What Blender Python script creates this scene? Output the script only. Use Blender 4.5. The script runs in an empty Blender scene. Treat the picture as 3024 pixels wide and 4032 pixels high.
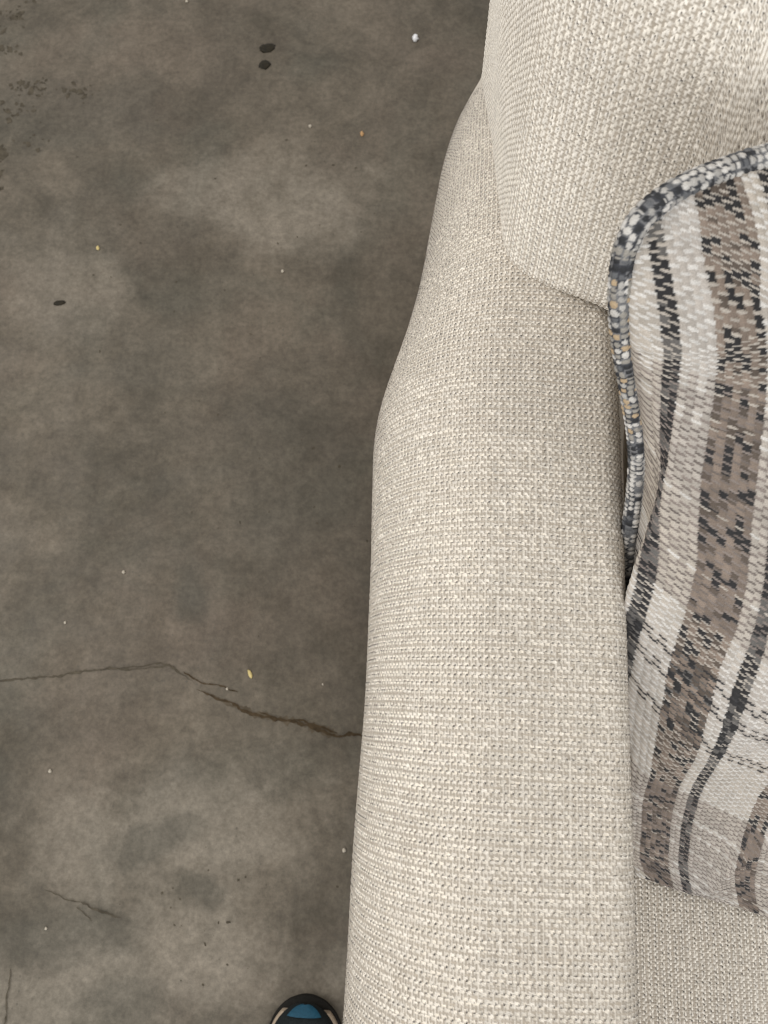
import bpy, math, random
import numpy as np

# ------------------------------------------------------------------ camera
scene = bpy.context.scene
TILT = math.radians(14.6)      # tilt away from straight down
YAW = math.radians(2.8)
CAM_Z = 1.2
_hd = np.array([-math.sin(YAW), math.cos(YAW), 0.0])
_rt = np.array([math.cos(YAW), math.sin(YAW), 0.0])
_fw = _hd * math.sin(TILT) + np.array([0, 0, -math.cos(TILT)])
_up = _hd * math.cos(TILT) + np.array([0, 0, math.sin(TILT)])
from mathutils import Matrix, Vector
cam_data = bpy.data.cameras.new('camera')
cam = bpy.data.objects.new('camera', cam_data)
scene.collection.objects.link(cam)
cam.matrix_world = Matrix(((_rt[0], _up[0], -_fw[0], 0), (_rt[1], _up[1], -_fw[1], 0),
                           (_rt[2], _up[2], -_fw[2], CAM_Z), (0, 0, 0, 1)))
cam_data.sensor_fit = 'VERTICAL'
cam_data.sensor_height = 34.6
cam_data.lens = 26
cam_data.clip_start = 0.02
cam_data.clip_end = 60
cam_data.dof.use_dof = True
cam_data.dof.focus_distance = 0.63
cam_data.dof.aperture_fstop = 10.5
scene.camera = cam

# ------------------------------------------------------------------ light
world = bpy.data.worlds.new('World')
scene.world = world
world.use_nodes = True
bg = world.node_tree.nodes['Background']
bg.inputs[0].default_value = (1.0, 0.985, 0.96, 1)
bg.inputs[1].default_value = 0.60

def area_light(name, loc, target, sx, sy, power, color):
    ld = bpy.data.lights.new(name, 'AREA')
    ld.shape = 'RECTANGLE'
    ld.size, ld.size_y = sx, sy
    ld.energy = power
    ld.color = color
    o = bpy.data.objects.new(name, ld)
    o.location = loc
    o.rotation_euler = (Vector(target) - Vector(loc)).to_track_quat('-Z', 'Y').to_euler()
    scene.collection.objects.link(o)
    return o
area_light('ceiling_lamp', (-2.3, 0.6, 2.7), (0.1, 0.2, 0.5), 1.8, 1.8, 30, (1.0, 0.975, 0.935))
area_light('front_fill_light', (0.5, -3.2, 1.45), (0.25, 0.1, 0.6), 2.6, 1.6, 42, (0.945, 0.975, 1.0))  # added unseen cool light, set low to brighten pillow and cushion fronts

scene.view_settings.view_transform = 'Standard'
scene.view_settings.look = 'None'
scene.view_settings.exposure = 0.42
scene.view_settings.gamma = 1.0
scene.render.engine = 'CYCLES'
scene.cycles.max_bounces = 6
scene.cycles.diffuse_bounces = 4
scene.cycles.pixel_filter_type = 'BLACKMAN_HARRIS'
scene.cycles.filter_width = 1.15

# ------------------------------------------------------------------ helpers
def sm(x, a, b):
    t = np.clip((x - a) / (b - a), 0, 1)
    return t * t * (3 - 2 * t)

def hsh(i, j, k=0):
    i = np.asarray(i).astype(np.int64).astype(np.uint64)
    j = np.asarray(j).astype(np.int64).astype(np.uint64)
    with np.errstate(over='ignore'):
        n = i * np.uint64(374761393) + j * np.uint64(668265263) + np.uint64(k * 2246822519 + 12345)
        n = (n ^ (n >> np.uint64(13))) * np.uint64(1274126177)
        n = n ^ (n >> np.uint64(16))
        n = (n * np.uint64(2654435761)) & np.uint64(0xffffffff)
        n = n ^ (n >> np.uint64(15))
    return (n & np.uint64(0xffff)).astype(np.float64) / 65535.0

def vnoise(x, y, k=0):
    i = np.floor(x); j = np.floor(y)
    fx = x - i; fy = y - j
    fx = fx * fx * (3 - 2 * fx); fy = fy * fy * (3 - 2 * fy)
    a = hsh(i, j, k); b = hsh(i + 1, j, k); c = hsh(i, j + 1, k); d = hsh(i + 1, j + 1, k)
    return (a * (1 - fx) + b * fx) * (1 - fy) + (c * (1 - fx) + d * fx) * fy - 0.5

def link(o, parent=None):
    scene.collection.objects.link(o)
    if parent is not None:
        o.parent = parent
    return o

def root(name, loc, label, cat, group=None):
    o = bpy.data.objects.new(name, None)
    o.location = loc
    o.empty_display_size = 0.05
    scene.collection.objects.link(o)
    return tag(o, label, cat, group)

def tag(o, label, cat, group=None):
    o['label'] = label
    o['category'] = cat
    if group:
        o['group'] = group
    return o

def mesh_obj(name, V, F, mat, parent=None, col=None, smooth=True, loc=None):
    """V in world metres; stored relative to the parent's (or own) location"""
    V = np.asarray(V, dtype=np.float64).reshape(-1, 3)
    off = np.array(parent.location) if parent is not None and parent.type == 'EMPTY' else np.zeros(3)
    if parent is not None and parent.parent is not None:
        off = np.array(parent.parent.location)
    if loc is not None:
        off = np.array(loc)
    V = V - off
    me = bpy.data.meshes.new(name)
    if isinstance(F, np.ndarray):
        n = len(F)
        me.vertices.add(len(V))
        me.vertices.foreach_set('co', V.astype(np.float32).ravel())
        me.loops.add(n * 4)
        me.loops.foreach_set('vertex_index', F.astype(np.int32).ravel())
        me.polygons.add(n)
        me.polygons.foreach_set('loop_start', np.arange(0, n * 4, 4, dtype=np.int32))
        me.update(calc_edges=True)
    else:
        me.from_pydata([tuple(v) for v in V], [], F)
    me.polygons.foreach_set('use_smooth', np.full(len(me.polygons), smooth))
    if col is not None:
        at = me.color_attributes.new('Yarn', 'FLOAT_COLOR', 'POINT')
        c4 = np.ones((len(V), 4), dtype=np.float32)
        c4[:, :3] = np.asarray(col).reshape(-1, 3)
        at.data.foreach_set('color', c4.ravel())
    me.materials.append(mat)
    me.update()
    o = bpy.data.objects.new(name, me)
    if loc is not None:
        o.location = loc
    return link(o, parent)

def quads(nr, nc, closed=False):
    r = np.arange(nr - 1)[:, None]
    c = np.arange(nc if closed else nc - 1)[None, :]
    a = r * nc + c
    b = r * nc + (c + 1) % nc
    return np.stack([a, b, b + nc, a + nc], -1).reshape(-1, 4)

def normals(P, closed=False):
    if closed:
        dc = np.roll(P, -1, 1) - np.roll(P, 1, 1)
    else:
        dc = np.gradient(P, axis=1)
    dr = np.gradient(P, axis=0)
    n = np.cross(dc, dr)
    return n / np.maximum(np.linalg.norm(n, axis=-1, keepdims=True), 1e-12)

def arc(P, axis):
    d = np.linalg.norm(np.diff(P, axis=axis), axis=-1)
    z = np.zeros_like(np.take(d, [0], axis=axis))
    return np.concatenate([z, np.cumsum(d, axis=axis)], axis=axis)

def spaced(segs):
    """segs: list of (start, end, step)"""
    out = []
    for a, b, s in segs:
        n = max(1, int(round(abs(b - a) / s)))
        out.append(np.linspace(a, b, n, endpoint=False))
    out.append(np.array([segs[-1][1]]))
    return np.concatenate(out)

# ------------------------------------------------------------------ materials
def new_mat(name):
    m = bpy.data.materials.new(name)
    m.use_nodes = True
    nt = m.node_tree
    return m, nt, nt.nodes['Principled BSDF']

def yarn_material(name, fibre_scale, rough=0.85, fibre=0.16, bump=0.25, spec=0.22):
    m, nt, p = new_mat(name)
    at = nt.nodes.new('ShaderNodeVertexColor'); at.layer_name = 'Yarn'
    tc = nt.nodes.new('ShaderNodeTexCoord')
    no = nt.nodes.new('ShaderNodeTexNoise')
    no.inputs['Scale'].default_value = fibre_scale
    no.inputs['Detail'].default_value = 3
    nt.links.new(tc.outputs['Object'], no.inputs['Vector'])
    mr = nt.nodes.new('ShaderNodeMapRange')
    mr.inputs['From Min'].default_value = 0.25; mr.inputs['From Max'].default_value = 0.75
    mr.inputs['To Min'].default_value = 1 - fibre; mr.inputs['To Max'].default_value = 1 + fibre
    nt.links.new(no.outputs['Fac'], mr.inputs['Value'])
    mx = nt.nodes.new('ShaderNodeMix'); mx.data_type = 'RGBA'; mx.blend_type = 'MULTIPLY'
    mx.inputs['Factor'].default_value = 1
    nt.links.new(at.outputs['Color'], mx.inputs['A'])
    nt.links.new(mr.outputs['Result'], mx.inputs['B'])
    nt.links.new(mx.outputs['Result'], p.inputs['Base Color'])
    p.inputs['Roughness'].default_value = rough
    p.inputs['Specular IOR Level'].default_value = spec
    bp = nt.nodes.new('ShaderNodeBump')
    bp.inputs['Strength'].default_value = bump
    bp.inputs['Distance'].default_value = 0.0005
    nt.links.new(no.outputs['Fac'], bp.inputs['Height'])
    nt.links.new(bp.outputs['Normal'], p.inputs['Normal'])
    return m

def plain_material(name, color, rough=0.7, spec=0.3, var=0.12, scale=300, bump=0.0):
    m, nt, p = new_mat(name)
    tc = nt.nodes.new('ShaderNodeTexCoord')
    no = nt.nodes.new('ShaderNodeTexNoise')
    no.inputs['Scale'].default_value = scale
    no.inputs['Detail'].default_value = 4
    nt.links.new(tc.outputs['Object'], no.inputs['Vector'])
    cr = nt.nodes.new('ShaderNodeValToRGB')
    cr.color_ramp.elements[0].position = 0.3
    cr.color_ramp.elements[1].position = 0.7
    cr.color_ramp.elements[0].color = tuple(c * (1 - var) for c in color) + (1,)
    cr.color_ramp.elements[1].color = tuple(min(1, c * (1 + var)) for c in color) + (1,)
    nt.links.new(no.outputs['Fac'], cr.inputs['Fac'])
    nt.links.new(cr.outputs['Color'], p.inputs['Base Color'])
    p.inputs['Roughness'].default_value = rough
    p.inputs['Specular IOR Level'].default_value = spec
    if bump:
        bp = nt.nodes.new('ShaderNodeBump')
        bp.inputs['Strength'].default_value = bump
        bp.inputs['Distance'].default_value = 0.001
        nt.links.new(no.outputs['Fac'], bp.inputs['Height'])
        nt.links.new(bp.outputs['Normal'], p.inputs['Normal'])
    return m

FABRIC = yarn_material('cream_basketweave', 1500)
PLAID = yarn_material('plaid_chenille', 1300, rough=0.72, fibre=0.2, bump=0.35, spec=0.3)
WOOD = plain_material('dark_wood', (0.06, 0.035, 0.02), 0.45)

# ------------------------------------------------------------------ fabric relief
CREAM = np.array([0.86, 0.81, 0.735])
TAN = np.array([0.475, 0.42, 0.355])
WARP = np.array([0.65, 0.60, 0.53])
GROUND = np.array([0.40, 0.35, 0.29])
PINHOLE = np.array([0.055, 0.045, 0.04])
MEAN = np.array([0.62, 0.565, 0.492])
BU, BV = 0.00455, 0.00595

def basket(u, v, seed=0):
    """bead rows of a coarse upholstery weave: u runs along the rows, v across.
    returns relief in metres and yarn colour"""
    v = v + 0.0007 * vnoise(u / 0.035, v / 0.05, seed + 1) + 0.0005 * vnoise(u / 0.012, v / 0.006, seed + 2)
    u = u + 0.0010 * vnoise(u / 0.05, v / 0.03, seed + 3) + 0.0007 * vnoise(u / 0.02, v / 0.006, seed + 4)
    x = u / BU; y = v / BV
    row = np.floor(y); fy = y - row
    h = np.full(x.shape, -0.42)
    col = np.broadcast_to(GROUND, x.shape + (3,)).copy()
    # thin warp ends crossing the rows
    ic = np.floor(x * 2); fx = x * 2 - ic
    wr = np.clip(1 - ((fx - 0.5) / 0.27) ** 2, 0, 1) ** 0.5
    strong = hsh(ic, row // 2, seed + 5)
    hw = -0.32 + wr * (0.24 + 0.55 * (strong > 0.88))
    m = hw > h
    h = np.where(m, hw, h)
    col = np.where((wr > 0.25)[..., None], WARP * (0.94 + 0.16 * strong[..., None]), col)
    # weft beads
    for k, (yc, off, a, b, H, c) in enumerate([(0.175, 0.0, 0.425, 0.162, 1.0, CREAM),
                                              (0.515, 0.5, 0.425, 0.162, 0.96, CREAM),
                                              (0.845, 0.22, 0.58, 0.110, 0.10, TAN)]):
        i = np.round(x - off)
        r1 = hsh(i, row * 3 + k, seed + 11); r2 = hsh(i, row * 3 + k, seed + 12)
        r3 = hsh(i, row * 3 + k, seed + 13); r4 = hsh(i, row * 3 + k, seed + 14)
        slub = 1 + 0.32 * vnoise(u / 0.03, row * 3.7 + k * 11.3, seed + 15)
        aa = a * (0.86 + 0.24 * r1); bb = b * (0.86 + 0.24 * r2) * slub
        du = (x - off - i - 0.10 * (r3 - 0.5)) / aa
        dv = (fy - yc - 0.04 * (r4 - 0.5)) / bb
        bm = np.sqrt(np.clip(1 - du * du - dv * dv, 0, 1))
        hh = np.where(bm > 0, -0.30 + bm * (H * (0.80 + 0.34 * r2) + 0.30), -9)
        m = hh > h
        h = np.where(m, hh, h)
        tone = 0.90 + 0.20 * r3 + 0.14 * vnoise(u / 0.02, row * 5.1 + k * 3.3, seed + 16)
        cc = c * tone[..., None]
        cc = cc * (1 + np.stack([0 * r4, -0.012 * r4, -0.04 * r4], -1))
        col = np.where(m[..., None], cc, col)
    # open pinholes between paired rows, sunk and coloured near black
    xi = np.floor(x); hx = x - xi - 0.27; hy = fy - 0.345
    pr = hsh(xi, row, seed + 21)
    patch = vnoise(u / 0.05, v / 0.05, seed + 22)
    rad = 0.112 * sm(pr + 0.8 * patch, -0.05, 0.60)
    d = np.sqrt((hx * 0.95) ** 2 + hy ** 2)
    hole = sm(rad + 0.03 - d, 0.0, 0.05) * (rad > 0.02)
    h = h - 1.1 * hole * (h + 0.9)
    col = col * (1 - hole[..., None]) + PINHOLE * hole[..., None]
    big = 1 + 0.05 * vnoise(u / 0.12, v / 0.10, seed + 30)
    col = col * big[..., None]
    return h * 0.00105, col

def fabric_grid(name, P, u, v, fade, parent, seed=0, closed=False, amp=1.0, flip=False):
    """P base surface; fade 0..1: weave relief strength per vertex"""
    N = normals(P, closed)
    if flip:
        N = -N
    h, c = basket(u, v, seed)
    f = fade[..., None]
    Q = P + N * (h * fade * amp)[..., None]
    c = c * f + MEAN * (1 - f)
    F = quads(P.shape[0], P.shape[1], closed)
    if flip:
        F = F[:, ::-1]
    return mesh_obj(name, Q, F, FABRIC, parent, c)

# ------------------------------------------------------------------ floor
def floor_material():
    m, nt, p = new_mat('polished_concrete')
    N = nt.nodes; L = nt.links
    tc = N.new('ShaderNodeTexCoord')
    def noise(scale, detail=5, rough=0.55, dist=0.0, off=(0, 0, 0)):
        mp = N.new('ShaderNodeMapping'); mp.inputs['Location'].default_value = off
        L.new(tc.outputs['Object'], mp.inputs['Vector'])
        n = N.new('ShaderNodeTexNoise')
        n.inputs['Scale'].default_value = scale; n.inputs['Detail'].default_value = detail
        n.inputs['Roughness'].default_value = rough; n.inputs['Distortion'].default_value = dist
        L.new(mp.outputs['Vector'], n.inputs['Vector'])
        return n.outputs['Fac']
    def ramp(fac, a, b, ca, cb):
        r = N.new('ShaderNodeValToRGB')
        r.color_ramp.elements[0].position = a; r.color_ramp.elements[1].position = b
        r.color_ramp.elements[0].color = ca + (1,); r.color_ramp.elements[1].color = cb + (1,)
        L.new(fac, r.inputs['Fac']); return r.outputs['Color']
    def mix(fac, a, b, mode='MIX'):
        x = N.new('ShaderNodeMix'); x.data_type = 'RGBA'; x.blend_type = mode
        if isinstance(fac, float): x.inputs['Factor'].default_value = fac
        else: L.new(fac, x.inputs['Factor'])
        for sock, val in (('A', a), ('B', b)):
            if isinstance(val, tuple): x.inputs[sock].default_value = val + (1,)
            else: L.new(val, x.inputs[sock])
        return x.outputs['Result']
    def blob(x, y, rx, ry, rot=0.0, soft=0.9, warp=0.25):
        """irregular worn patch: distance from a point on the slab, edges broken by noise"""
        mp = N.new('ShaderNodeMapping'); mp.vector_type = 'TEXTURE'
        mp.inputs['Location'].default_value = (x, y, 0)
        mp.inputs['Rotation'].default_value = (0, 0, rot)
        mp.inputs['Scale'].default_value = (rx, ry, 1)
        L.new(tc.outputs['Object'], mp.inputs['Vector'])
        ln = N.new('ShaderNodeVectorMath'); ln.operation = 'LENGTH'
        L.new(mp.outputs['Vector'], ln.inputs[0])
        ad = N.new('ShaderNodeMath'); ad.operation = 'MULTIPLY_ADD'
        L.new(noise(9, 6, 0.65, 0.6, (x * 3, y * 5, 0)), ad.inputs[0])
        ad.inputs[1].default_value = warp * 9; L.new(ln.outputs['Value'], ad.inputs[2])
        mr = N.new('ShaderNodeMapRange'); mr.interpolation_type = 'SMOOTHERSTEP'
        mr.inputs['From Min'].default_value = 1 + warp * 4.5 + soft * 0.5
        mr.inputs['From Max'].default_value = 1 + warp * 4.5 - soft
        L.new(ad.outputs[0], mr.inputs['Value'])
        return mr.outputs['Result']
    def scaled(fac, k):
        q = N.new('ShaderNodeMath'); q.operation = 'MULTIPLY'; q.inputs[1].default_value = k
        L.new(fac, q.inputs[0]); return q.outputs[0]
    base = ramp(noise(2.2, 6, 0.6, 0.4), 0.32, 0.70, (0.088, 0.073, 0.053), (0.130, 0.109, 0.082))
    base = mix(0.75, base, ramp(noise(5.5, 7, 0.62, 0.8, (4, 2, 0)), 0.36, 0.66, (0.072, 0.061, 0.044), (0.170, 0.142, 0.108)))
    # brownish / greenish sealing tint drifting over the slab
    base = mix(scaled(ramp(noise(3.1, 5, 0.6, 0.5, (9, 1, 0)), 0.45, 0.68, (0, 0, 0), (1, 1, 1)), 0.55), base, (0.135, 0.105, 0.080))
    base = mix(scaled(ramp(noise(4.0, 5, 0.6, 0.5, (1, 7, 0)), 0.50, 0.72, (0, 0, 0), (1, 1, 1)), 0.5), base, (0.092, 0.087, 0.067))
    # worn pale patches and dark damp-looking stains
    for (x, y, rx, ry, rot, k) in [(-0.20, 0.86, 0.17, 0.10, 0.2, 0.55), (-0.33, 0.93, 0.16, 0.07, 0.3, 0.4), (-0.28, -0.18, 0.22, 0.10, 0.1, 0.6),
                                   (-0.24, -0.36, 0.20, 0.09, 0, 0.6), (-0.60, 0.70, 0.12, 0.16, 0.4, 0.35),
                                   (-0.44, -0.40, 0.12, 0.08, 0.3, 0.5)]:
        base = mix(scaled(blob(x, y, rx, ry, rot), k), base, (0.270, 0.236, 0.190))
    for (x, y, rx, ry, rot, k) in [(-0.62, 1.05, 0.22, 0.10, 0.1, 0.45), (-0.18, 0.40, 0.16, 0.18, 0, 0.35), (-0.33, -0.20, 0.07, 0.028, 0.4, 0.6),
                                   (-0.25, -0.255, 0.05, 0.025, -0.5, 0.6), (-0.42, -0.32, 0.12, 0.04, 0.2, 0.5),
                                   (-0.35, -0.40, 0.07, 0.03, 0.1, 0.5), (-0.315, 0.165, 0.035, 0.06, 0.1, 0.6),
                                   (-0.16, 0.25, 0.10, 0.12, 0.1, 0.3), (-0.42, 0.55, 0.10, 0.05, 0.2, 0.35)]:
        base = mix(scaled(blob(x, y, rx, ry, rot, 0.7), k), base, (0.078, 0.071, 0.055))
    # fine trowel grain, pepper specks
    base = mix(0.85, base, ramp(noise(32, 8, 0.72, 0.3), 0.36, 0.64, (0.79, 0.78, 0.76), (1.18, 1.18, 1.18)), 'MULTIPLY')
    base = mix(0.8, base, ramp(noise(110, 8, 0.8, 0.0), 0.38, 0.62, (0.72, 0.72, 0.71), (1.24, 1.24, 1.24)), 'MULTIPLY')
    sp = N.new('ShaderNodeTexVoronoi'); sp.inputs['Scale'].default_value = 75
    L.new(tc.outputs['Object'], sp.inputs['Vector'])
    spk = N.new('ShaderNodeMath'); spk.operation = 'LESS_THAN'; spk.inputs[1].default_value = 0.13
    L.new(sp.outputs['Distance'], spk.inputs[0])
    spm = N.new('ShaderNodeMath'); spm.operation = 'MULTIPLY'
    L.new(spk.outputs[0], spm.inputs[0])
    L.new(ramp(noise(7, 3, 0.5, 0, (3, 3, 0)), 0.52, 0.62, (0, 0, 0), (0.55, 0.55, 0.55)), spm.inputs[1])
    base = mix(spm.outputs[0], base, (0.085, 0.075, 0.06))
    L.new(base, p.inputs['Base Color'])
    p.inputs['Specular IOR Level'].default_value = 0.35
    L.new(ramp(noise(12, 5, 0.6, 0.3, (2, 8, 0)), 0.3, 0.7, (0.50, 0.50, 0.50), (0.72, 0.72, 0.72)), p.inputs['Roughness'])
    bp = N.new('ShaderNodeBump'); bp.inputs['Strength'].default_value = 0.22; bp.inputs['Distance'].default_value = 0.002
    L.new(noise(90, 6, 0.7), bp.inputs['Height'])
    L.new(bp.outputs['Normal'], p.inputs['Normal'])
    return m

CONCRETE = floor_material()
xs = np.linspace(-6, 6, 25); ys = np.linspace(-6, 6, 25)
gx, gy = np.meshgrid(xs, ys)
floor = mesh_obj('floor', np.stack([gx, gy, np.zeros_like(gx)], -1), quads(25, 25), CONCRETE, None, smooth=False)
floor['kind'] = 'structure'

CRACK = plain_material('crack_dirt', (0.062, 0.044, 0.026), 0.9, 0.1, 0.3, 120)
FAINT = plain_material('scuff_dirt', (0.082, 0.069, 0.050), 0.85, 0.15, 0.3, 90)
HALO = plain_material('crack_stain', (0.100, 0.080, 0.056), 0.85, 0.15, 0.25, 60)

def ribbon(name, pts, w0, w1, mat, jag=0.6, step=0.003, z=0.0006):
    """a thin irregular dirt-filled crack lying in the floor"""
    P = [np.array(pts[0], float)]
    for a, b in zip(pts[:-1], pts[1:]):
        a = np.array(a, float); b = np.array(b, float)
        n = max(1, int(np.linalg.norm(b - a) / step))
        for k in range(1, n + 1):
            P.append(a + (b - a) * k / n)
    P = np.array(P)
    n = len(P)
    s = np.arange(n) * step
    wob = 0.004 * vnoise(s / 0.02, s * 0 + 3.3, 5) + 0.0022 * vnoise(s / 0.006, s * 0 + 7.1, 6)
    d = np.gradient(P, axis=0); d /= np.linalg.norm(d, axis=1, keepdims=True) + 1e-9
    nn = np.stack([-d[:, 1], d[:, 0]], 1)
    P = P + nn * wob[:, None]
    t = np.linspace(0, 1, n)
    w = (w0 + (w1 - w0) * t) * (1 + 1.5 * vnoise(s / 0.009, s * 0 + 1.7, 8)) * np.minimum(1, np.minimum(t, 1 - t) * 14 + 0.05)
    w = np.clip(w, 0.0001, None)
    A = P + nn * (w * (0.5 + jag * (hsh(np.arange(n), 1, 3) - 0.5)))[:, None]
    B = P - nn * (w * (0.5 + jag * (hsh(np.arange(n), 2, 4) - 0.5)))[:, None]
    V = np.concatenate([np.c_[A, np.full(n, z)], np.c_[B, np.full(n, z)]])
    F = [(i, i + n, i + n + 1, i + 1) for i in range(n - 1)]
    return mesh_obj(name, V, F, mat, floor, smooth=False)

for level, (pts, w0, w1, mt) in enumerate([
    ([(-0.66, 0.012), (-0.545, 0.023), (-0.503, 0.028), (-0.448, 0.041), (-0.392, 0.046), (-0.357, 0.051), (-0.332, 0.053), (-0.314, 0.044), (-0.290, 0.028)], 0.0020, 0.0030, FAINT),
    ([(-0.413, 0.043), (-0.378, 0.051), (-0.336, 0.056), (-0.318, 0.048)], 0.0016, 0.0022, FAINT),
    ([(-0.310, 0.044), (-0.287, 0.033), (-0.266, 0.029), (-0.222, 0.020)], 0.0026, 0.0012, CRACK),
    ([(-0.286, 0.019), (-0.260, 0.011), (-0.239, 0.005), (-0.217, -0.005), (-0.198, -0.012), (-0.159, -0.019), (-0.131, -0.021), (-0.096, -0.031), (-0.067, -0.038), (-0.047, -0.035), (0.02, -0.030)], 0.0030, 0.0038, CRACK),
    ([(-0.188, -0.010), (-0.152, -0.018), (-0.117, -0.019), (-0.089, -0.027), (-0.067, -0.035)], 0.0022, 0.0026, CRACK),
    ([(-0.473, -0.269), (-0.435, -0.279), (-0.394, -0.290), (-0.358, -0.301)], 0.0012, 0.0022, FAINT),
    ([(-0.424, -0.289), (-0.398, -0.305)], 0.0012, 0.0012, FAINT),
    ([(-0.504, -0.370), (-0.501, -0.404), (-0.500, -0.470)], 0.0016, 0.0016, FAINT)]):
    ribbon('crack', pts, w0, w1, mt, z=0.0006 + 0.00015 * level)
def pit_field(spots, seed):
    """chipped, pitted skin of the slab: many small ragged dark pits"""
    r = random.Random(seed)
    V = []; F = []
    for (cx, cy, rx, ry, n, size) in spots:
        for _ in range(n):
            x = cx + rx * r.gauss(0, 0.5); y = cy + ry * r.gauss(0, 0.5)
            q = size * (0.35 + r.random() ** 2 * 1.3)
            st = 1 + 0.5 * r.random(); rot = r.random() * 3.14
            b0 = len(V); m = 9
            for i in range(m):
                a = 2 * math.pi * i / m
                d = q * (0.45 + 0.9 * r.random())
                px, py = d * st * math.cos(a), d / st * math.sin(a)
                V.append((x + px * math.cos(rot) - py * math.sin(rot), y + px * math.sin(rot) + py * math.cos(rot), 0.0005 + 0.00001 * (b0 % 7)))
            F.append(tuple(range(b0, b0 + m)))
    o = mesh_obj('surface_pits', V, F, FAINT, floor, smooth=False)
    o['kind'] = 'stuff'
pit_field([(-0.725, 1.105, 0.045, 0.022, 34, 0.0045), (-0.735, 1.055, 0.03, 0.03, 18, 0.0045), (-0.63, 1.10, 0.035, 0.02, 20, 0.004),
           (-0.80, 1.185, 0.05, 0.022, 26, 0.006), (-0.745, 0.955, 0.02, 0.02, 12, 0.006), (-0.75, 0.885, 0.012, 0.06, 26, 0.006),
           (-0.78, 1.26, 0.03, 0.05, 22, 0.005), (-0.70, 0.99, 0.03, 0.02, 8, 0.004),
           (-0.25, -0.30, 0.16, 0.10, 30, 0.0013), (-0.40, 0.75, 0.3, 0.35, 45, 0.0014), (-0.20, 0.30, 0.16, 0.30, 22, 0.0016), (-0.15, 0.95, 0.15, 0.2, 26, 0.0015)], 12)
ribbon('crack_stain', [(-0.27, 0.014), (-0.217, -0.004), (-0.198, -0.011), (-0.159, -0.018), (-0.131, -0.020), (-0.096, -0.030), (-0.067, -0.037)], 0.004, 0.009, HALO, 0.9, z=0.0003)

# ------------------------------------------------------------------ sofa
SOFA_LOC = (0.45, 0.2, 0.0)
sofa = root('sofa', SOFA_LOC, 'cream woven fabric sofa with padded arm, standing on the concrete floor', 'sofa')

def hermite(x, xp, fp):
    """smooth cubic interpolation through control points"""
    xp = np.asarray(xp, float); fp = np.asarray(fp, float)
    m = np.gradient(fp, xp)
    i = np.clip(np.searchsorted(xp, x, side='right') - 1, 0, len(xp) - 2)
    h = xp[i + 1] - xp[i]; t = (x - xp[i]) / h
    return ((2 * t ** 3 - 3 * t ** 2 + 1) * fp[i] + (t ** 3 - 2 * t ** 2 + t) * h * m[i]
            + (-2 * t ** 3 + 3 * t ** 2) * fp[i + 1] + (t ** 3 - t ** 2) * h * m[i + 1])

def arm_outer(Y):
    """x of the outer side of the arm, and height of its top, along its length"""
    xo = hermite(Y, [-0.40, -0.20, -0.05, 0.03, 0.12, 0.20, 0.245, 0.28, 0.31, 0.36, 0.42, 0.49, 0.55, 0.60, 0.65, 0.74, 0.85],
                 [-0.0205, -0.0205, -0.018, -0.0165, -0.0165, -0.0195, -0.0200, -0.0155, -0.0080, 0.0045, 0.0160, 0.0250, 0.0315, 0.0375, 0.047, 0.075, 0.10])
    zt = 0.653 - 0.36 * 0.5 * ((Y - 0.40) + np.sqrt((Y - 0.40) ** 2 + 0.10 ** 2))
    return xo, zt

ARM_IN = 0.174

def arm_profile(Y, n_in, n_top, n_out):
    """cross-section of the arm at station Y (arrays broadcast over rows)"""
    xo, zt = arm_outer(Y)
    Y = Y[:, None]; xo = xo[:, None]; zt = zt[:, None]
    parts = []
    # inner face from the seat up
    t = np.linspace(0, 1, n_in, endpoint=False)[None, :]
    ri = 0.020
    parts.append((ARM_IN + 0 * t + 0 * xo, 0.33 + (zt - ri - 0.33) * t))
    # inner corner + crowned top + outer roll, as one smooth curve
    th = np.linspace(0, 1, n_top)[None, :]
    ro_x, ro_z = 0.088, 0.135
    w = ARM_IN - xo
    L1 = ri * math.pi / 2; L2 = np.maximum(w - ri - ro_x, 0.01); L3 = 0.178
    Lt = L1 + L2 + L3
    s = th * Lt
    a1 = np.clip(s / L1, 0, 1) * math.pi / 2
    x1 = ARM_IN - ri + ri * np.cos(a1); z1 = zt - ri + ri * np.sin(a1)
    f2 = np.clip((s - L1) / L2, 0, 1)
    x2 = ARM_IN - ri - L2 * f2
    a3 = np.clip((s - L1 - L2) / L3, 0, 1) * math.pi / 2
    # equal-ish arc steps on the ellipse
    a3 = a3 - 0.12 * np.sin(2 * a3)
    x3 = xo + ro_x - ro_x * np.sin(a3); z3 = zt - ro_z + ro_z * np.cos(a3)
    x = np.where(s < L1, x1, np.where(s < L1 + L2, x2, x3))
    z = np.where(s < L1, z1, np.where(s < L1 + L2, zt, z3))
    crown = 0.005 * np.sin(np.pi * np.clip(s / (L1 + L2 + 0.06), 0, 1)) ** 2
    parts.append((x, z + crown))
    # outer face
    t = np.linspace(0, 1, n_out + 1)[None, 1:]
    zb = zt - ro_z
    parts.append((xo + 0.004 * np.sin(np.pi * t), zb + (0.07 - zb) * t))
    X = np.concatenate([np.broadcast_to(p[0], (len(Y), p[0].shape[1])) for p in parts], 1)
    Z = np.concatenate([np.broadcast_to(p[1], (len(Y), p[1].shape[1])) for p in parts], 1)
    return np.stack([X, np.broadcast_to(Y, X.shape), Z], -1), n_in, n_top

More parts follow.
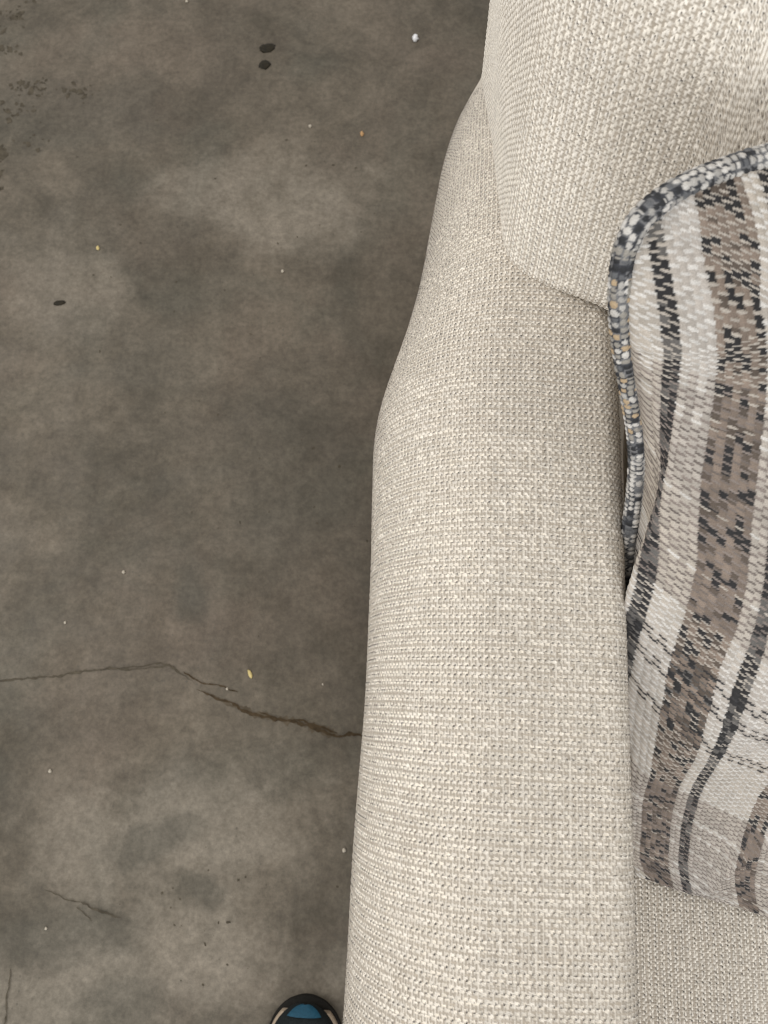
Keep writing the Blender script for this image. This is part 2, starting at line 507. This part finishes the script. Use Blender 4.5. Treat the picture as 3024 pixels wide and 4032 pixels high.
def build_arm():
    Y = spaced([(-0.36, -0.235, 0.006), (-0.235, 0.665, 0.00064), (0.665, 0.82, 0.004)])
    NT = 350
    P, n_in, n_top = arm_profile(Y, 10, NT, 16)
    # soft stuffing unevenness
    P[..., 2] += 0.0035 * vnoise(P[..., 0] / 0.09, P[..., 1] / 0.12, 41) * sm(P[..., 2], 0.45, 0.6)
    P[..., 0] += 0.003 * vnoise(P[..., 1] / 0.10, P[..., 2] / 0.2, 42) * sm(np.arange(P.shape[1]), n_in + NT * 0.62, n_in + NT * 0.98)[None, :]
    u = arc(P, 1)
    u = u - u[:, [n_in + 60]]
    mid = P[:, n_in + 60]
    v = np.broadcast_to(arc(mid[:, None, :], 0), u.shape)
    fade = np.zeros(u.shape)
    ci = np.arange(P.shape[1])
    fc = sm(ci, n_in - 2, n_in + 2) * (1 - sm(ci, n_in + n_top - 4, n_in + n_top + 1))
    fr = sm(Y, -0.26, -0.235) * (1 - sm(Y, 0.66, 0.667))
    fade = fr[:, None] * fc[None, :]
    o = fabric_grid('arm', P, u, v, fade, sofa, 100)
    # closing panels
    for yy, nm in ((-0.36, 'arm_front_panel'), (0.82, 'arm_back_panel')):
        Q, _, _ = arm_profile(np.array([yy]), 10, 40, 16)
        Q = Q[0]
        lo = np.array([[ARM_IN, yy, 0.07]])
        V = np.concatenate([lo, Q])
        nV = len(V)
        dy = -0.0 if yy < 0 else 0.0
        F = [tuple(range(nV))] if yy < 0 else [tuple(range(nV))[::-1]]
        mesh_obj(nm, V, F, FABRIC, sofa, np.broadcast_to(MEAN, (nV, 3)), smooth=False)
build_arm()

def arm_top(Y):
    return arm_outer(np.asarray(Y, float))[1]

def build_back_cushion():
    cl = 0.49                         # backwards lean, dy per dz
    xs0 = 0.081                       # left side of the cushion
    rc = 0.014
    # plan path, parameterised by arc length: side (back to front), corner, front
    q_side = spaced([(0.285, rc, 0.00072)])[:-1]
    q_arc = np.linspace(0, math.pi / 2, 38, endpoint=False)
    q_fr = spaced([(xs0 + rc, 0.36, 0.00066), (0.36, 0.80, 0.006)])
    px = np.concatenate([np.full(len(q_side), xs0), xs0 + rc - rc * np.cos(q_arc), q_fr])
    pd = np.concatenate([q_side, rc - rc * np.sin(q_arc), np.zeros(len(q_fr))])
    # inward direction for the rolled bottom edge
    inx = np.concatenate([np.ones(len(q_side)), np.cos(q_arc), np.zeros(len(q_fr))])
    iny = np.concatenate([np.zeros(len(q_side)), np.sin(q_arc), np.ones(len(q_fr))])
    S = np.concatenate([np.linspace(-0.02, 0, 4, endpoint=False),
                        spaced([(0, 0.33, 0.00095), (0.33, 0.44, 0.004)])])
    yb0 = 0.361 + np.clip(pd, 0, 0.3) * 0.95 - 0.128 * (1 - (1 - np.clip((px - xs0) / 0.30, 0, 1)) ** 2)
    zb = arm_top(yb0) - 0.003
    zb = zb + 0.0055 * sm(px, 0.09, 0.165) - 0.20 * sm(px, 0.172, 0.240)
    S = S[:, None]
    r = np.where(px > xs0 + rc, 0.013 + 0.013 * sm(px, xs0 + rc, 0.16), 0.013)[None, :]
    k = np.clip(1 - np.clip(S, 0, None) / r, 0, 1)
    inset = r * (1 - np.sqrt(1 - np.clip(k, 0, 0.9999) ** 2)) + np.clip(-S, 0, None) * 1.6
    top_r = 0.06
    kt = np.clip((S - (0.44 - top_r)) / top_r, 0, 1)
    inset = inset + top_r * (1 - np.sqrt(1 - np.clip(kt, 0, 0.999) ** 2))
    Zrel = np.clip(S, 0, None) * 0.93
    Z = zb[None, :] + Zrel + 0 * inset
    Z = zb[None, :] * (1 - sm(Zrel, 0.0, 0.4)) + 0.648 * sm(Zrel, 0, 0.4) + Zrel
    q = np.clip((px - xs0) / 0.30, 0, 1)[None, :]
    Bm = 0.128 + 0.034 * sm(Z, 0.64, 0.86)
    bulge = Bm * (1 - (1 - q) ** 2)
    side_bulge = 0.010 * np.sin(np.pi * np.clip(pd / 0.285, 0, 1))[None, :] * sm(Z, 0.6, 0.75)
    X = px[None, :] - 0.050 * pd[None, :] + inx[None, :] * inset - side_bulge + 0 * Z
    Y = 0.361 + (Z - 0.645) * cl + pd[None, :] - bulge + iny[None, :] * inset
    P = np.stack([X, Y, Z], -1)
    P[..., 1] += 0.004 * vnoise(X / 0.08, Z / 0.10, 51)
    path = arc(P[len(S) // 2][None], 1)
    u = np.broadcast_to(arc(P[:, [len(q_side) + 60]], 0), X.shape)
    v = np.broadcast_to(path, X.shape)
    fade = (1 - sm(px, 0.352, 0.36))[None, :] * sm(S, -0.004, 0.0) * (1 - sm(S, 0.325, 0.333)) 
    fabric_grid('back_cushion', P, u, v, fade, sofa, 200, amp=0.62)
    # plain upper / rear closing faces (never seen from the front)
build_back_cushion()

def build_seat():
    X = spaced([(0.182, 0.205, 0.003), (0.205, 0.385, 0.00068), (0.385, 0.95, 0.012)])
    Y = spaced([(-0.36, -0.30, 0.004), (-0.30, -0.02, 0.00100), (-0.02, 0.46, 0.01)])
    gx, gy = np.meshgrid(X, Y)
    Z = 0.400 + 0.006 * sm(gx, 0.18, 0.36) * (1 - sm(gx, 0.75, 0.95)) - 0.025 * (1 - sm(gx, 0.180, 0.200)) ** 2 - 0.04 * (1 - sm(gy, -0.365, -0.32)) ** 2
    Z = Z + 0.003 * vnoise(gx / 0.08, gy / 0.08, 61)
    P = np.stack([gx, gy, Z], -1)
    fade = (sm(gx, 0.203, 0.207) * (1 - sm(gx, 0.38, 0.385))) * (sm(gy, -0.302, -0.298) * (1 - sm(gy, -0.025, -0.02)))
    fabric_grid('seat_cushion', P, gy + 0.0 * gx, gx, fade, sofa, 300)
build_seat()

def box(name, x0, x1, y0, y1, z0, z1, mat, parent, col=None, bev=0.012):
    import bmesh
    bm = bmesh.new()
    bmesh.ops.create_cube(bm, size=1)
    for v in bm.verts:
        v.co = Vector((x0 + (v.co.x + 0.5) * (x1 - x0), y0 + (v.co.y + 0.5) * (y1 - y0), z0 + (v.co.z + 0.5) * (z1 - z0)))
    bmesh.ops.bevel(bm, geom=bm.edges[:], offset=bev, segments=3, profile=0.5, affect='EDGES')
    V = [tuple(v.co) for v in bm.verts]
    bm.verts.index_update()
    F = [tuple(v.index for v in f.verts) for f in bm.faces]
    bm.free()
    c = None if col is None else np.broadcast_to(col, (len(V), 3))
    return mesh_obj(name, V, F, mat, parent, c)
box('seat_base', 0.180, 0.95, -0.34, 0.66, 0.07, 0.345, FABRIC, sofa, MEAN)
box('back_frame', 0.180, 0.95, 0.70, 0.82, 0.07, 0.86, FABRIC, sofa, MEAN, 0.03)

def leg(x, y):
    n = 14
    rings = [(0.0, 0.013), (0.004, 0.015), (0.07, 0.024), (0.09, 0.024)]
    V = []; F = []
    for z, r in rings:
        for k in range(n):
            a = 2 * math.pi * k / n
            V.append((x + r * math.cos(a), y + r * math.sin(a), z))
    for i in range(len(rings) - 1):
        for k in range(n):
            F.append((i * n + k, i * n + (k + 1) % n, (i + 1) * n + (k + 1) % n, (i + 1) * n + k))
    F.append(tuple(range(n))[::-1]); F.append(tuple(range((len(rings) - 1) * n, len(rings) * n)))
    mesh_obj('leg', V, F, WOOD, sofa)
for x in (0.11, 0.90):
    for y in (-0.29, 0.75):
        leg(x, y)

# ------------------------------------------------------------------ throw pillow
BL = np.array([0.230, -0.008, 0.425])
TL = np.array([0.103, 0.268, 0.849])
PH = float(np.linalg.norm(TL - BL))
EV = (TL - BL) / PH
EU = np.array([1.0, 0.42, 0.0]); EU[2] = -(EU @ EV) / EV[2] - 0.06; EU /= np.linalg.norm(EU)
EN = np.cross(EU, EV); EN /= np.linalg.norm(EN)
PW = 0.54
PILLOW_LOC = (0.42, 0.12, 0.405)
pillow = root('throw_pillow', PILLOW_LOC, 'cream, taupe and black plaid throw pillow with corded edge, leaning in sofa corner', 'pillow')

P_CREAM = np.array([0.44, 0.395, 0.345]); P_WHITE = np.array([0.62, 0.595, 0.56])
P_BLACK = np.array([0.022, 0.021, 0.022]); P_GREY = np.array([0.12, 0.112, 0.105])
P_TAUPE = np.array([0.200, 0.157, 0.127]); P_BROWN = np.array([0.105, 0.082, 0.066])
CW, CH = 0.0046, 0.0031
# warp stripes: (number of ends, kind) with 0 cream, 1 black, 2 taupe
STRIPE_RUNS = [(5, 0), (2, 1), (4, 0), (6, 2), (2, 0), (2, 1), (10, 0), (4, 2), (4, 0), (2, 1), (4, 0), (6, 2),
               (4, 0), (2, 1), (10, 0), (5, 2), (4, 0), (2, 1), (8, 0), (5, 2), (4, 0), (2, 1), (12, 0), (6, 2), (20, 0)]
ENDS = np.array([kind for count, kind in STRIPE_RUNS for _ in range(count)])
WEFT_BANDS = [(0.463, 0.472), (0.439, 0.446), (0.393, 0.402)]      # pairs of black picks
WEFT_TAUPE = [(0.15, 0.32), (0.51, 0.68)]                          # picks dyed grey-brown

def plaid(u, v, seed=0):
    u = u + 0.0012 * vnoise(u / 0.04, v / 0.03, seed + 1) + 0.0005 * vnoise(u / 0.008, v / 0.009, seed + 2)
    v = v + 0.0010 * vnoise(u / 0.03, v / 0.04, seed + 3) + 0.0005 * vnoise(u / 0.007, v / 0.006, seed + 4)
    x = u / CW; y = v / CH
    i = np.floor(x); j = np.floor(y)
    codes = ENDS
    code = codes[np.clip(i, 0, len(codes) - 1).astype(int)]
    # space-dyed warp colours
    n1 = vnoise(v / 0.014, i * 1.7, seed + 6) + 0.5; n2 = 0.45 * hsh(i, np.floor(v / 0.008 + hsh(i, 0, 9) * 3), seed + 7) + 0.55 * hsh(i, np.floor((v / CH - np.mod(i + 1, 2)) / 2), seed + 17)
    cream = P_CREAM * (0.90 + 0.16 * n1[..., None]) * (0.95 + 0.10 * hsh(i, j // 2, seed + 8)[..., None])
    warm = (vnoise(u / 0.05, v / 0.09, seed + 31) * 0.16)[..., None] * np.array([-0.2, 0.0, 0.5])
    cream = cream * (1 + warm)
    dark = np.where((n2 > 0.58)[..., None], P_GREY, P_BLACK)
    taupe = np.where((n2 > 0.50)[..., None], P_TAUPE * (0.8 + 0.5 * n1[..., None]), P_BROWN)
    taupe = np.where((n2 < 0.37)[..., None], P_BLACK, taupe)
    warp = np.where((code == 0)[..., None], cream, 0)
    warp = np.where((code == 1)[..., None], dark, warp)
    warp = np.where((code == 2)[..., None], taupe, warp)
    # weft: thin cream picks, with black picks in the cross bands
    jj = np.stack([np.floor(y - 0.5), np.floor(y - 0.5) + 1], 0)      # nearest pick centres
    h = np.full(x.shape, -9.0); col = warp.copy()
    light = (code == 0)
    # warp floats
    fx = x - i - 0.5
    par = np.mod(i + 1, 2)
    yw = (y - par * 1.0) / 2.0
    jw = np.floor(yw); fw_ = yw - jw - 0.5
    rj = hsh(i, jw, seed + 9)
    amp = 0.75 + 0.4 * rj + 0.30 * light
    hw = np.sqrt(np.clip(1 - (fx / 0.53) ** 2, 0, 1)) * np.sqrt(np.clip(1 - (fw_ / 0.60) ** 2, 0, 1)) * amp
    h = np.maximum(h, hw - 0.1)
    col = col * (0.90 + 0.2 * rj[..., None])
    # weft picks pass over the warp where (i + j) is odd
    for off in (0, 1):
        xx = x - 0.0
        jn = np.round(y - 0.0) if off == 0 else np.round(y) + np.where(y > np.round(y), 1, -1)
        ii = np.round((xx - 0.5 - np.mod(jn + 1, 2)) / 2.0) * 2 + np.mod(jn + 1, 2)     # column it floats over
        du = xx - (ii + 0.5); dv = y - jn
        r = hsh(ii, jn, seed + 10); r2 = hsh(ii, jn, seed + 11)
        cc_ = codes[np.clip(ii, 0, len(codes) - 1).astype(int)]
        lt = cc_ == 0
        thick = np.where(lt, 0.44, 0.30) * (0.85 + 0.3 * r)
        bm = np.sqrt(np.clip(1 - (du / (0.66 + 0.1 * r2)) ** 2 - (dv / thick) ** 2, 0, 1))
        hp = np.where(bm > 0, bm * (0.95 + 0.3 * r2) + 0.12, -9)
        vj = jn * CH
        inband = np.zeros(x.shape, bool)
        for a, b in WEFT_BANDS:
            inband |= ((np.abs(vj - a) < CH * 0.7) | (np.abs(vj - b) < CH * 0.7))
        pc = np.where(lt[..., None], P_WHITE, P_CREAM) * (0.86 + 0.2 * r[..., None])
        for a, b in WEFT_TAUPE:
            z_ = (vj > a) & (vj < b) & (hsh(jn, jn * 0, seed + 12) > 0.18)
            pc = np.where(z_[..., None], np.array([0.20, 0.168, 0.15]) * (0.7 + 0.6 * r[..., None]), pc)
        mid_ = (vj > 0.393) & (vj < 0.472) & ~lt & (r2 > 0.25)
        pc = np.where(mid_[..., None], P_GREY * (0.5 + r[..., None]), pc)
        pc = np.where(inband[..., None], P_BLACK * (1 + r[..., None]), pc)
        m = hp > h
        h = np.where(m, hp, h)
        col = np.where(m[..., None], pc, col)
    # shiny irregular chenille slubs
    h = h * (0.88 + 0.5 * (vnoise(u / 0.011, v / 0.006, seed + 20) + 0.3))
    return h * 0.00135, col

PB = [-1, -.94, -.87, -.79, -.70, -.60, -.4, -.1, .2, .5, .75, .9, 1.0]
PV = np.array([0, -.0368, -.0779, -.1006, -.0926, -.0509, .045, .158, .262, .36, .44, .49, .522]) / 0.522 * PH
PD = [0, .0042, .0203, .0416, .0587, .0640, .069, .0865, .0815, .0644, .0416, .0208, 0]

def pillow_outline(a, b):
    m = np.maximum(np.abs(a), np.abs(b)) + 1e-9
    pn = (np.abs(a) ** 9 + np.abs(b) ** 9 + 1e-30) ** (1 / 9)
    s = a * m / pn * (1 - 0.030 * (1 - b * b) * (0.9 + 0.8 * sm(b, -0.45, 0.45)))
    s = s + 0.030 * np.exp(-((b - 0.30) / 0.28) ** 2) * sm(-a, 0.0, 0.9)
    t = b * m / pn * (1 - 0.03 * (1 - a * a))
    return s, t, m

def pillow_panel(front):
    """a plump stuffed panel, slumped forward on the seat and pressed against the arm"""
    if front:
        A = spaced([(-1.0, -0.35, 0.0032), (-0.35, 0.1, 0.007), (0.1, 1.0, 0.02)])
        B = spaced([(-1.0, -0.8, 0.004), (-0.8, 1.0, 0.0023)])
    else:
        A = spaced([(-1.0, -0.75, 0.005), (-0.75, 1.0, 0.025)])
        B = spaced([(-1.0, 1.0, 0.0060)])
    a, b = np.meshgrid(A, B)
    s, t, m = pillow_outline(a, b)
    l2 = 1 - sm(b, -0.4235, 0.1195)
    t0 = (t + 1) / 2 * PH
    c = 1 - np.clip(a * a, 0, 1)
    q2 = np.clip((1 - a) / 0.4, 0, 1)
    P = BL + EU * PW / 2 + s[..., None] * EU * PW / 2
    if front:
        vp = hermite(b, PB, PV); wp = hermite(b, PB, PD)
        q = np.clip((a + 1) / (0.60 - 0.4965 * l2), 0, 1)
        e = np.sqrt(1 - (1 - q) ** 2) * np.sqrt(1 - (1 - q2) ** 2)
        P = P + EV * (t0 + e * (vp - t0))[..., None] + EN * (e * wp * (1 + 0.28 * c))[..., None]
        P[..., 0] -= 0.0574 * (1 - sm(b, -0.10, 0.75)) * sm(a, -1, -0.90) * (1 - sm(a, -0.5, 0.5)) * (1 - sm(-b, 0.9, 1.0))
        P[..., 1] -= e * (1 - sm(b, -0.95, 0.633)) * (0.0283 + 0.6025 * np.clip((s + 1) * PW / 2, 0, 0.25))
    else:
        q = np.clip((a + 1) / 0.5, 0, 1)
        e = np.sqrt(1 - (1 - q) ** 2) * np.sqrt(1 - (1 - q2) ** 2)
        P = P + EV * t0[..., None] - EN * (0.05 * e * np.sqrt(np.clip(1 - b ** 4, 0, 1)))[..., None]
    wr = 0.009 * vnoise(s * 4.1, t * 3.3, 71) + 0.004 * vnoise(s * 11, t * 8, 72)
    P = P + EN * (wr * e * np.clip((1 - np.abs(b)) * 5, 0, 1))[..., None]
    P[..., 2] = np.where(P[..., 2] < 0.44, 0.408 + 0.032 * np.exp((P[..., 2] - 0.44) / 0.032), P[..., 2])
    u = (s + 1) * PW / 2
    k = int(np.argmin(np.abs((s[len(B) // 2] + 1) * PW / 2 - 0.08)))
    vs = arc(P[:, [k]], 0)[:, 0]
    v = np.interp(t, t[:, k], vs) + u * (0.45 if front else 0.0)
    N = normals(P)
    if not front:
        N = -N
    if front:
        u = u + 0.012 * (1 - sm(b, -0.6, 0.30)) - 0.009 * np.exp(-((b - 0.05) / 0.32) ** 2) - 0.012 * np.exp(-((b - 0.12) / 0.25) ** 2)          # cloth pulled askew where the pillow slumps
    h, col = plaid(u, v, 500 if front else 600)
    fa = sm(1 - m, 0.0, 0.012) * (1 - sm(a, 0.1, 0.2))
    Q = P + N * (h * fa)[..., None]
    F = quads(*P.shape[:2])
    if not front:
        F = F[:, ::-1]
    mesh_obj('front_panel' if front else 'back_panel', Q, F, PLAID, pillow, col)
pillow_panel(True)
pillow_panel(False)

def build_piping():
    n = 2400
    # square perimeter walked at even pace
    k = np.linspace(0, 4, n, endpoint=False)
    sd = np.floor(k).astype(int); f = (k - sd) * 2 - 1
    a = np.choose(sd, [f, np.ones(n), -f, -np.ones(n)])
    b = np.choose(sd, [-np.ones(n), f, np.ones(n), -f])
    s, t, _m = pillow_outline(a, b)
    C = BL + EU * (PW / 2) + EV * (PH / 2) + s[:, None] * EU * PW / 2 + t[:, None] * EV * PH / 2
    C[:, 2] = np.maximum(C[:, 2], 0.418)
    # even re-spacing, finer on the left half that faces the viewer
    d = np.concatenate([[0], np.cumsum(np.linalg.norm(np.roll(C, -1, 0) - C, axis=1))])
    Ltot = d[-1]
    left = (a < -0.15)
    seg = np.where(left, 0.0009, 0.004)
    tt = [0.0]
    while tt[-1] < Ltot - 0.002:
        idx = min(n - 1, int(np.searchsorted(d, tt[-1], side='right') - 1))
        tt.append(tt[-1] + seg[idx])
    tt = np.array(tt)
    Cc = np.concatenate([C, C[:1]])
    Q = np.stack([np.interp(tt, d, Cc[:, q]) for q in range(3)], 1)
    aa = np.interp(tt, d, np.concatenate([a, a[:1]]))
    tang = np.roll(Q, -1, 0) - np.roll(Q, 1, 0); tang /= np.linalg.norm(tang, axis=1, keepdims=True)
    outw = np.cross(tang, EN); outw /= np.linalg.norm(outw, axis=1, keepdims=True)
    nr = len(tt); nc = 48
    ph = np.linspace(0, 2 * math.pi, nc, endpoint=False)
    R0 = 0.0066
    Q = Q + outw * 0.0005
    P = Q[:, None, :] + R0 * (np.cos(ph)[None, :, None] * EN[None, None, :] + np.sin(ph)[None, :, None] * outw[:, None, :])
    # woven cord cover: rows of plump white beads between charcoal picks
    x = ph[None, :] / (2 * math.pi) * 9 + 0.45 * vnoise(tt[:, None] / 0.012, np.cos(ph)[None, :] * 1.5, 821) + 0.35 * vnoise(tt[:, None] / 0.045, 0 * ph[None, :], 822)
    i = np.floor(x)
    y = tt[:, None] / 0.0044 + 0.5 * np.mod(i, 2) + 0.7 * vnoise(tt[:, None] / 0.011, i * 3.1, 823)
    j = np.floor(y)
    fx = x - i - 0.5; fy = y - j - 0.5
    r = hsh(i, j, 801)
    bm = np.sqrt(np.clip(1 - (fx / (0.40 + 0.12 * hsh(i, j, 824))) ** 2 - (fy / (0.34 + 0.16 * r)) ** 2, 0, 1))
    along = tt[:, None] + 0 * x
    ring = np.floor(along / 0.011)
    darkseg = hsh(ring, ring * 0 + 3, 811) > 0.86
    drab = vnoise(along / 0.07, along * 0 + 8.5, 805) > 0.17
    white = P_WHITE * (0.55 + 0.45 * hsh(i, j, 806)[..., None])
    drabc = np.where((hsh(i, j, 808) > 0.62)[..., None], np.array([0.44, 0.33, 0.21]), np.array([0.30, 0.28, 0.25]))
    white = np.where((drab & (hsh(i, j, 809) > 0.35))[..., None], drabc, white)
    dk = np.where((hsh(i, j, 807) > 0.55)[..., None], np.array([0.12, 0.123, 0.13]), np.array([0.028, 0.029, 0.032]))
    lightb = (r > 0.20) & ~(darkseg & (r < 0.9))
    col = np.where(lightb[..., None], white, dk)
    gap = np.where((bm < 0.12)[..., None], np.where((hsh(i, j, 825) > 0.5)[..., None], np.array([0.16, 0.16, 0.165]), np.array([0.045, 0.047, 0.055])), col)
    fine = sm(-aa, 0.1, 0.2)[:, None]
    nrm = (P - Q[:, None, :]) / R0
    P = P + nrm * (bm * 0.0009 * (0.7 + 0.5 * r) * fine)[..., None]
    F = quads(nr, nc, True)
    ring = np.stack([(nr - 1) * nc + np.arange(nc), (nr - 1) * nc + (np.arange(nc) + 1) % nc, (np.arange(nc) + 1) % nc, np.arange(nc)], 1)
    mesh_obj('piping', P, np.concatenate([F, ring]), PLAID, pillow, gap)
build_piping()

# ------------------------------------------------------------------ shoe
SHOE_LOC = (-0.086, -0.380, 0.0)          # toe tip on the floor
shoe = root('running_shoe', SHOE_LOC, 'black knit running shoe with blue toe bumper, standing beside the sofa arm', 'shoe')
KNIT = plain_material('black_knit', (0.012, 0.016, 0.017), 0.85, 0.2, 0.5, 900, 0.4)
BLUE = plain_material('blue_rubber', (0.010, 0.075, 0.130), 0.5, 0.4, 0.18, 400, 0.1)
FOAM = plain_material('beige_midsole', (0.42, 0.335, 0.25), 0.7, 0.3, 0.1, 300)
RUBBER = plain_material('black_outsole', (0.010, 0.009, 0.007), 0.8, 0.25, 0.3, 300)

def shoe_hw(l, L=0.29):
    w = hermite(np.clip(l, 0, L), [0, .06, .10, .16, .21, .25, .29], [.050, .050, .051, .043, .038, .037, .034])
    toe = np.sqrt(np.clip(1 - (1 - np.clip(l / 0.062, 0, 1)) ** 2, 0, 1))
    heel = np.sqrt(np.clip(1 - (1 - np.clip((L - l) / 0.04, 0, 1)) ** 2, 0, 1))
    return w * np.maximum(toe, 0.02) * np.maximum(heel, 0.02)

def shoe_lift(l):
    return 0.014 * (1 - sm(l, 0.0, 0.075)) ** 1.5

def shoe_shell(name, z0, z1, grow, mat, l0=0.0, l1=0.29, parent=None):
    """slab following the sole outline, with toe spring and rounded rim"""
    n = 60
    t = np.linspace(0, 1, n)
    l = l0 + (l1 - l0) * (0.5 - 0.5 * np.cos(np.pi * t))
    hw = shoe_hw(l) + grow * np.minimum(1, shoe_hw(l) / 0.02)
    ll = -l + grow * np.cos(np.pi * t)
    prof = [(0.90, z0), (1.0, z0 + 0.25 * (z1 - z0)), (1.0, z0 + 0.75 * (z1 - z0)), (0.93, z1)]
    V = []
    for k, z in prof:
        for sgn, idx in ((1, range(n)), (-1, range(n - 1, -1, -1))):
            for i in idx:
                V.append((sgn * hw[i] * k, ll[i] * (1 if k > 0.98 else 1.0), z + shoe_lift(l[i])))
    m = 2 * n
    F = []
    for r in range(len(prof) - 1):
        for i in range(m):
            j = (i + 1) % m
            F.append((r * m + i, r * m + j, (r + 1) * m + j, (r + 1) * m + i))
    for r, fl in ((0, False), (len(prof) - 1, True)):
        for i in range(n - 1):
            q = (r * m + i, r * m + i + 1, r * m + m - 2 - i, r * m + m - 1 - i)
            F.append(q if fl else q[::-1])
    V = np.array(V) + np.array(SHOE_LOC)
    return mesh_obj(name, V, F, mat, parent)

def upper_height(l):
    return hermite(np.clip(l, 0, 0.29), [0, .012, .035, .08, .13, .18, .22, .27, .29], [.030, .044, .054, .064, .080, .098, .100, .098, .09])

def shoe_upper(name, mat, l0, l1, ang, lift, parent, ribs=False):
    n, m = 70, 41
    t = np.linspace(0, 1, n)
    l = l0 + (l1 - l0) * t ** 1.5
    th = np.linspace(-ang, ang, m)
    L_, T_ = np.meshgrid(l, th, indexing='ij')
    hw = shoe_hw(L_) * 0.97 - 0.001 + lift
    base = 0.022 + shoe_lift(L_)
    H = upper_height(L_) - 0.022 + lift
    x = hw * np.sign(np.sin(T_)) * np.abs(np.sin(T_)) ** 0.8
    z = base + H * np.abs(np.cos(T_)) ** 0.75
    if ribs:
        z = z + 0.0007 * np.sin(x / 0.0022)
    y = -L_ + 0.0 * x
    P = np.stack([x, y, z], -1) + np.array(SHOE_LOC)
    return mesh_obj(name, P, quads(n, m), mat, parent)
sole = shoe_shell('sole', 0.006, 0.024, 0.0005, FOAM, l0=0.014, parent=shoe)
shoe_shell('outsole', 0.0, 0.009, 0.0030, RUBBER, parent=sole)  # outsole; its black rim past the toe doubles as the shade there
shoe_upper('upper', KNIT, 0.001, 0.285, math.pi / 2 * 0.999, 0.0, shoe, True)
shoe_upper('toe_bumper', BLUE, 0.0, 0.0115, math.pi / 2 * 0.50, 0.0030, shoe)
# ------------------------------------------------------------------ crumbs on the floor
def crumb(name, x, y, sx, sy, sz, mat, label, cat, group, seed, rot=0.0):
    """small faceted irregular lump"""
    r = random.Random(seed)
    n, k = 9, 5
    V = [(0, 0, sz)]; F = []
    for i in range(1, k):
        ph = math.pi * 0.62 * i / (k - 1)
        for j in range(n):
            a = 2 * math.pi * j / n
            q = 0.72 + 0.5 * r.random()
            px, py = sx * math.sin(min(ph, 1.75)) * math.cos(a) * q, sy * math.sin(min(ph, 1.75)) * math.sin(a) * q
            V.append((px * math.cos(rot) - py * math.sin(rot), px * math.sin(rot) + py * math.cos(rot), max(0.0, sz * (0.5 + 0.5 * math.cos(ph * 1.6)))))
    for j in range(n):
        F.append((0, 1 + j, 1 + (j + 1) % n))
    for i in range(k - 2):
        for j in range(n):
            F.append((1 + i * n + j, 1 + (i + 1) * n + j, 1 + (i + 1) * n + (j + 1) % n, 1 + i * n + (j + 1) % n))
    F.append(tuple(1 + (k - 2) * n + j for j in range(n))[::-1])
    V = np.array(V) + np.array([x, y, 0.0008])
    o = mesh_obj(name, V, F, mat, None, loc=(x, y, 0.0008))
    return tag(o, label, cat, group)

WHITE_BEAD = plain_material('white_foam', (0.85, 0.85, 0.87), 0.5, 0.4, 0.05)
PALE = plain_material('pale_grit', (0.50, 0.45, 0.37), 0.8, 0.2, 0.15)
STRAW = plain_material('straw_chip', (0.62, 0.50, 0.22), 0.7, 0.3, 0.15)
AMBER = plain_material('amber_chip', (0.50, 0.30, 0.14), 0.6, 0.3, 0.15)
FLAKE = plain_material('dark_flake', (0.016, 0.012, 0.005), 0.6, 0.25, 0.5, 300)
crumb('foam_bead', -0.001, 1.251, 0.0060, 0.0085, 0.009, WHITE_BEAD, 'bright white oval foam bead on the floor beside the back cushion', 'foam bead', None, 1)
crumb('dark_flake', -0.283, 1.218, 0.017, 0.011, 0.0012, FLAKE, 'larger, rounded dark brown flake stuck to the concrete floor', 'flake', 'dark flakes on the floor', 2, 0.3)
crumb('dark_flake', -0.284, 1.177, 0.011, 0.010, 0.0012, FLAKE, 'smaller, squarish dark brown flake next to the larger one', 'flake', 'dark flakes on the floor', 3, 0.8)
crumb('dark_flake', -0.595, 0.659, 0.010, 0.005, 0.0012, FLAKE, 'small lone dark flake on open concrete away from the sofa', 'flake', 'dark flakes on the floor', 4, 0.2)
for k, (x, y, q) in enumerate([(-0.421, 0.194, 0.0036), (-0.490, -0.108, 0.0034), (-0.501, 0.111, 0.0026), (-0.449, 1.320, 0.0040), (-0.462, -0.318, 0.0026)]):
    crumb('grit_crumb', x, y, q * 0.72, q * 0.85, q * 0.7, PALE, 'tiny pale grit crumb on open concrete well away from the sofa', 'crumb', 'pale grit crumbs on the floor', 20 + k)
for k, (x, y, q, lab) in enumerate([(-0.188, 1.043, 0.0042, 'pale grit crumb on the floor close to the small amber chip'),
                                    (-0.214, 0.739, 0.0038, 'pale grit crumb alone on the floor beside the tapering end of the arm'),
                                    (-0.048, -0.195, 0.0040, 'pale grit crumb on the floor tight against the sofa arm, near the shoe'),
                                    (-0.240, 0.023, 0.0024, 'minute pale crumb at the forked end of the floor crack'),
                                    (-0.095, 0.037, 0.0022, 'minute pale crumb between the floor crack and the sofa arm')]):
    crumb('grit_crumb', x, y, q * 0.72, q * 0.85, q * 0.7, PALE, lab, 'crumb', 'pale grit crumbs on the floor', 60 + k)
crumb('straw_chip', -0.207, 0.047, 0.0028, 0.0075, 0.002, STRAW, 'thin yellow sliver lying just above the floor crack', 'chip', None, 41, 0.5)
crumb('amber_chip', -0.091, 1.031, 0.0035, 0.0055, 0.003, AMBER, 'small amber chip on the floor near the sofa arm', 'chip', None, 42, 0.2)
crumb('straw_chip', -0.544, 0.769, 0.0030, 0.0045, 0.003, STRAW, 'small yellow chip on open floor near a lone dark flake', 'chip', None, 43, 0.2)
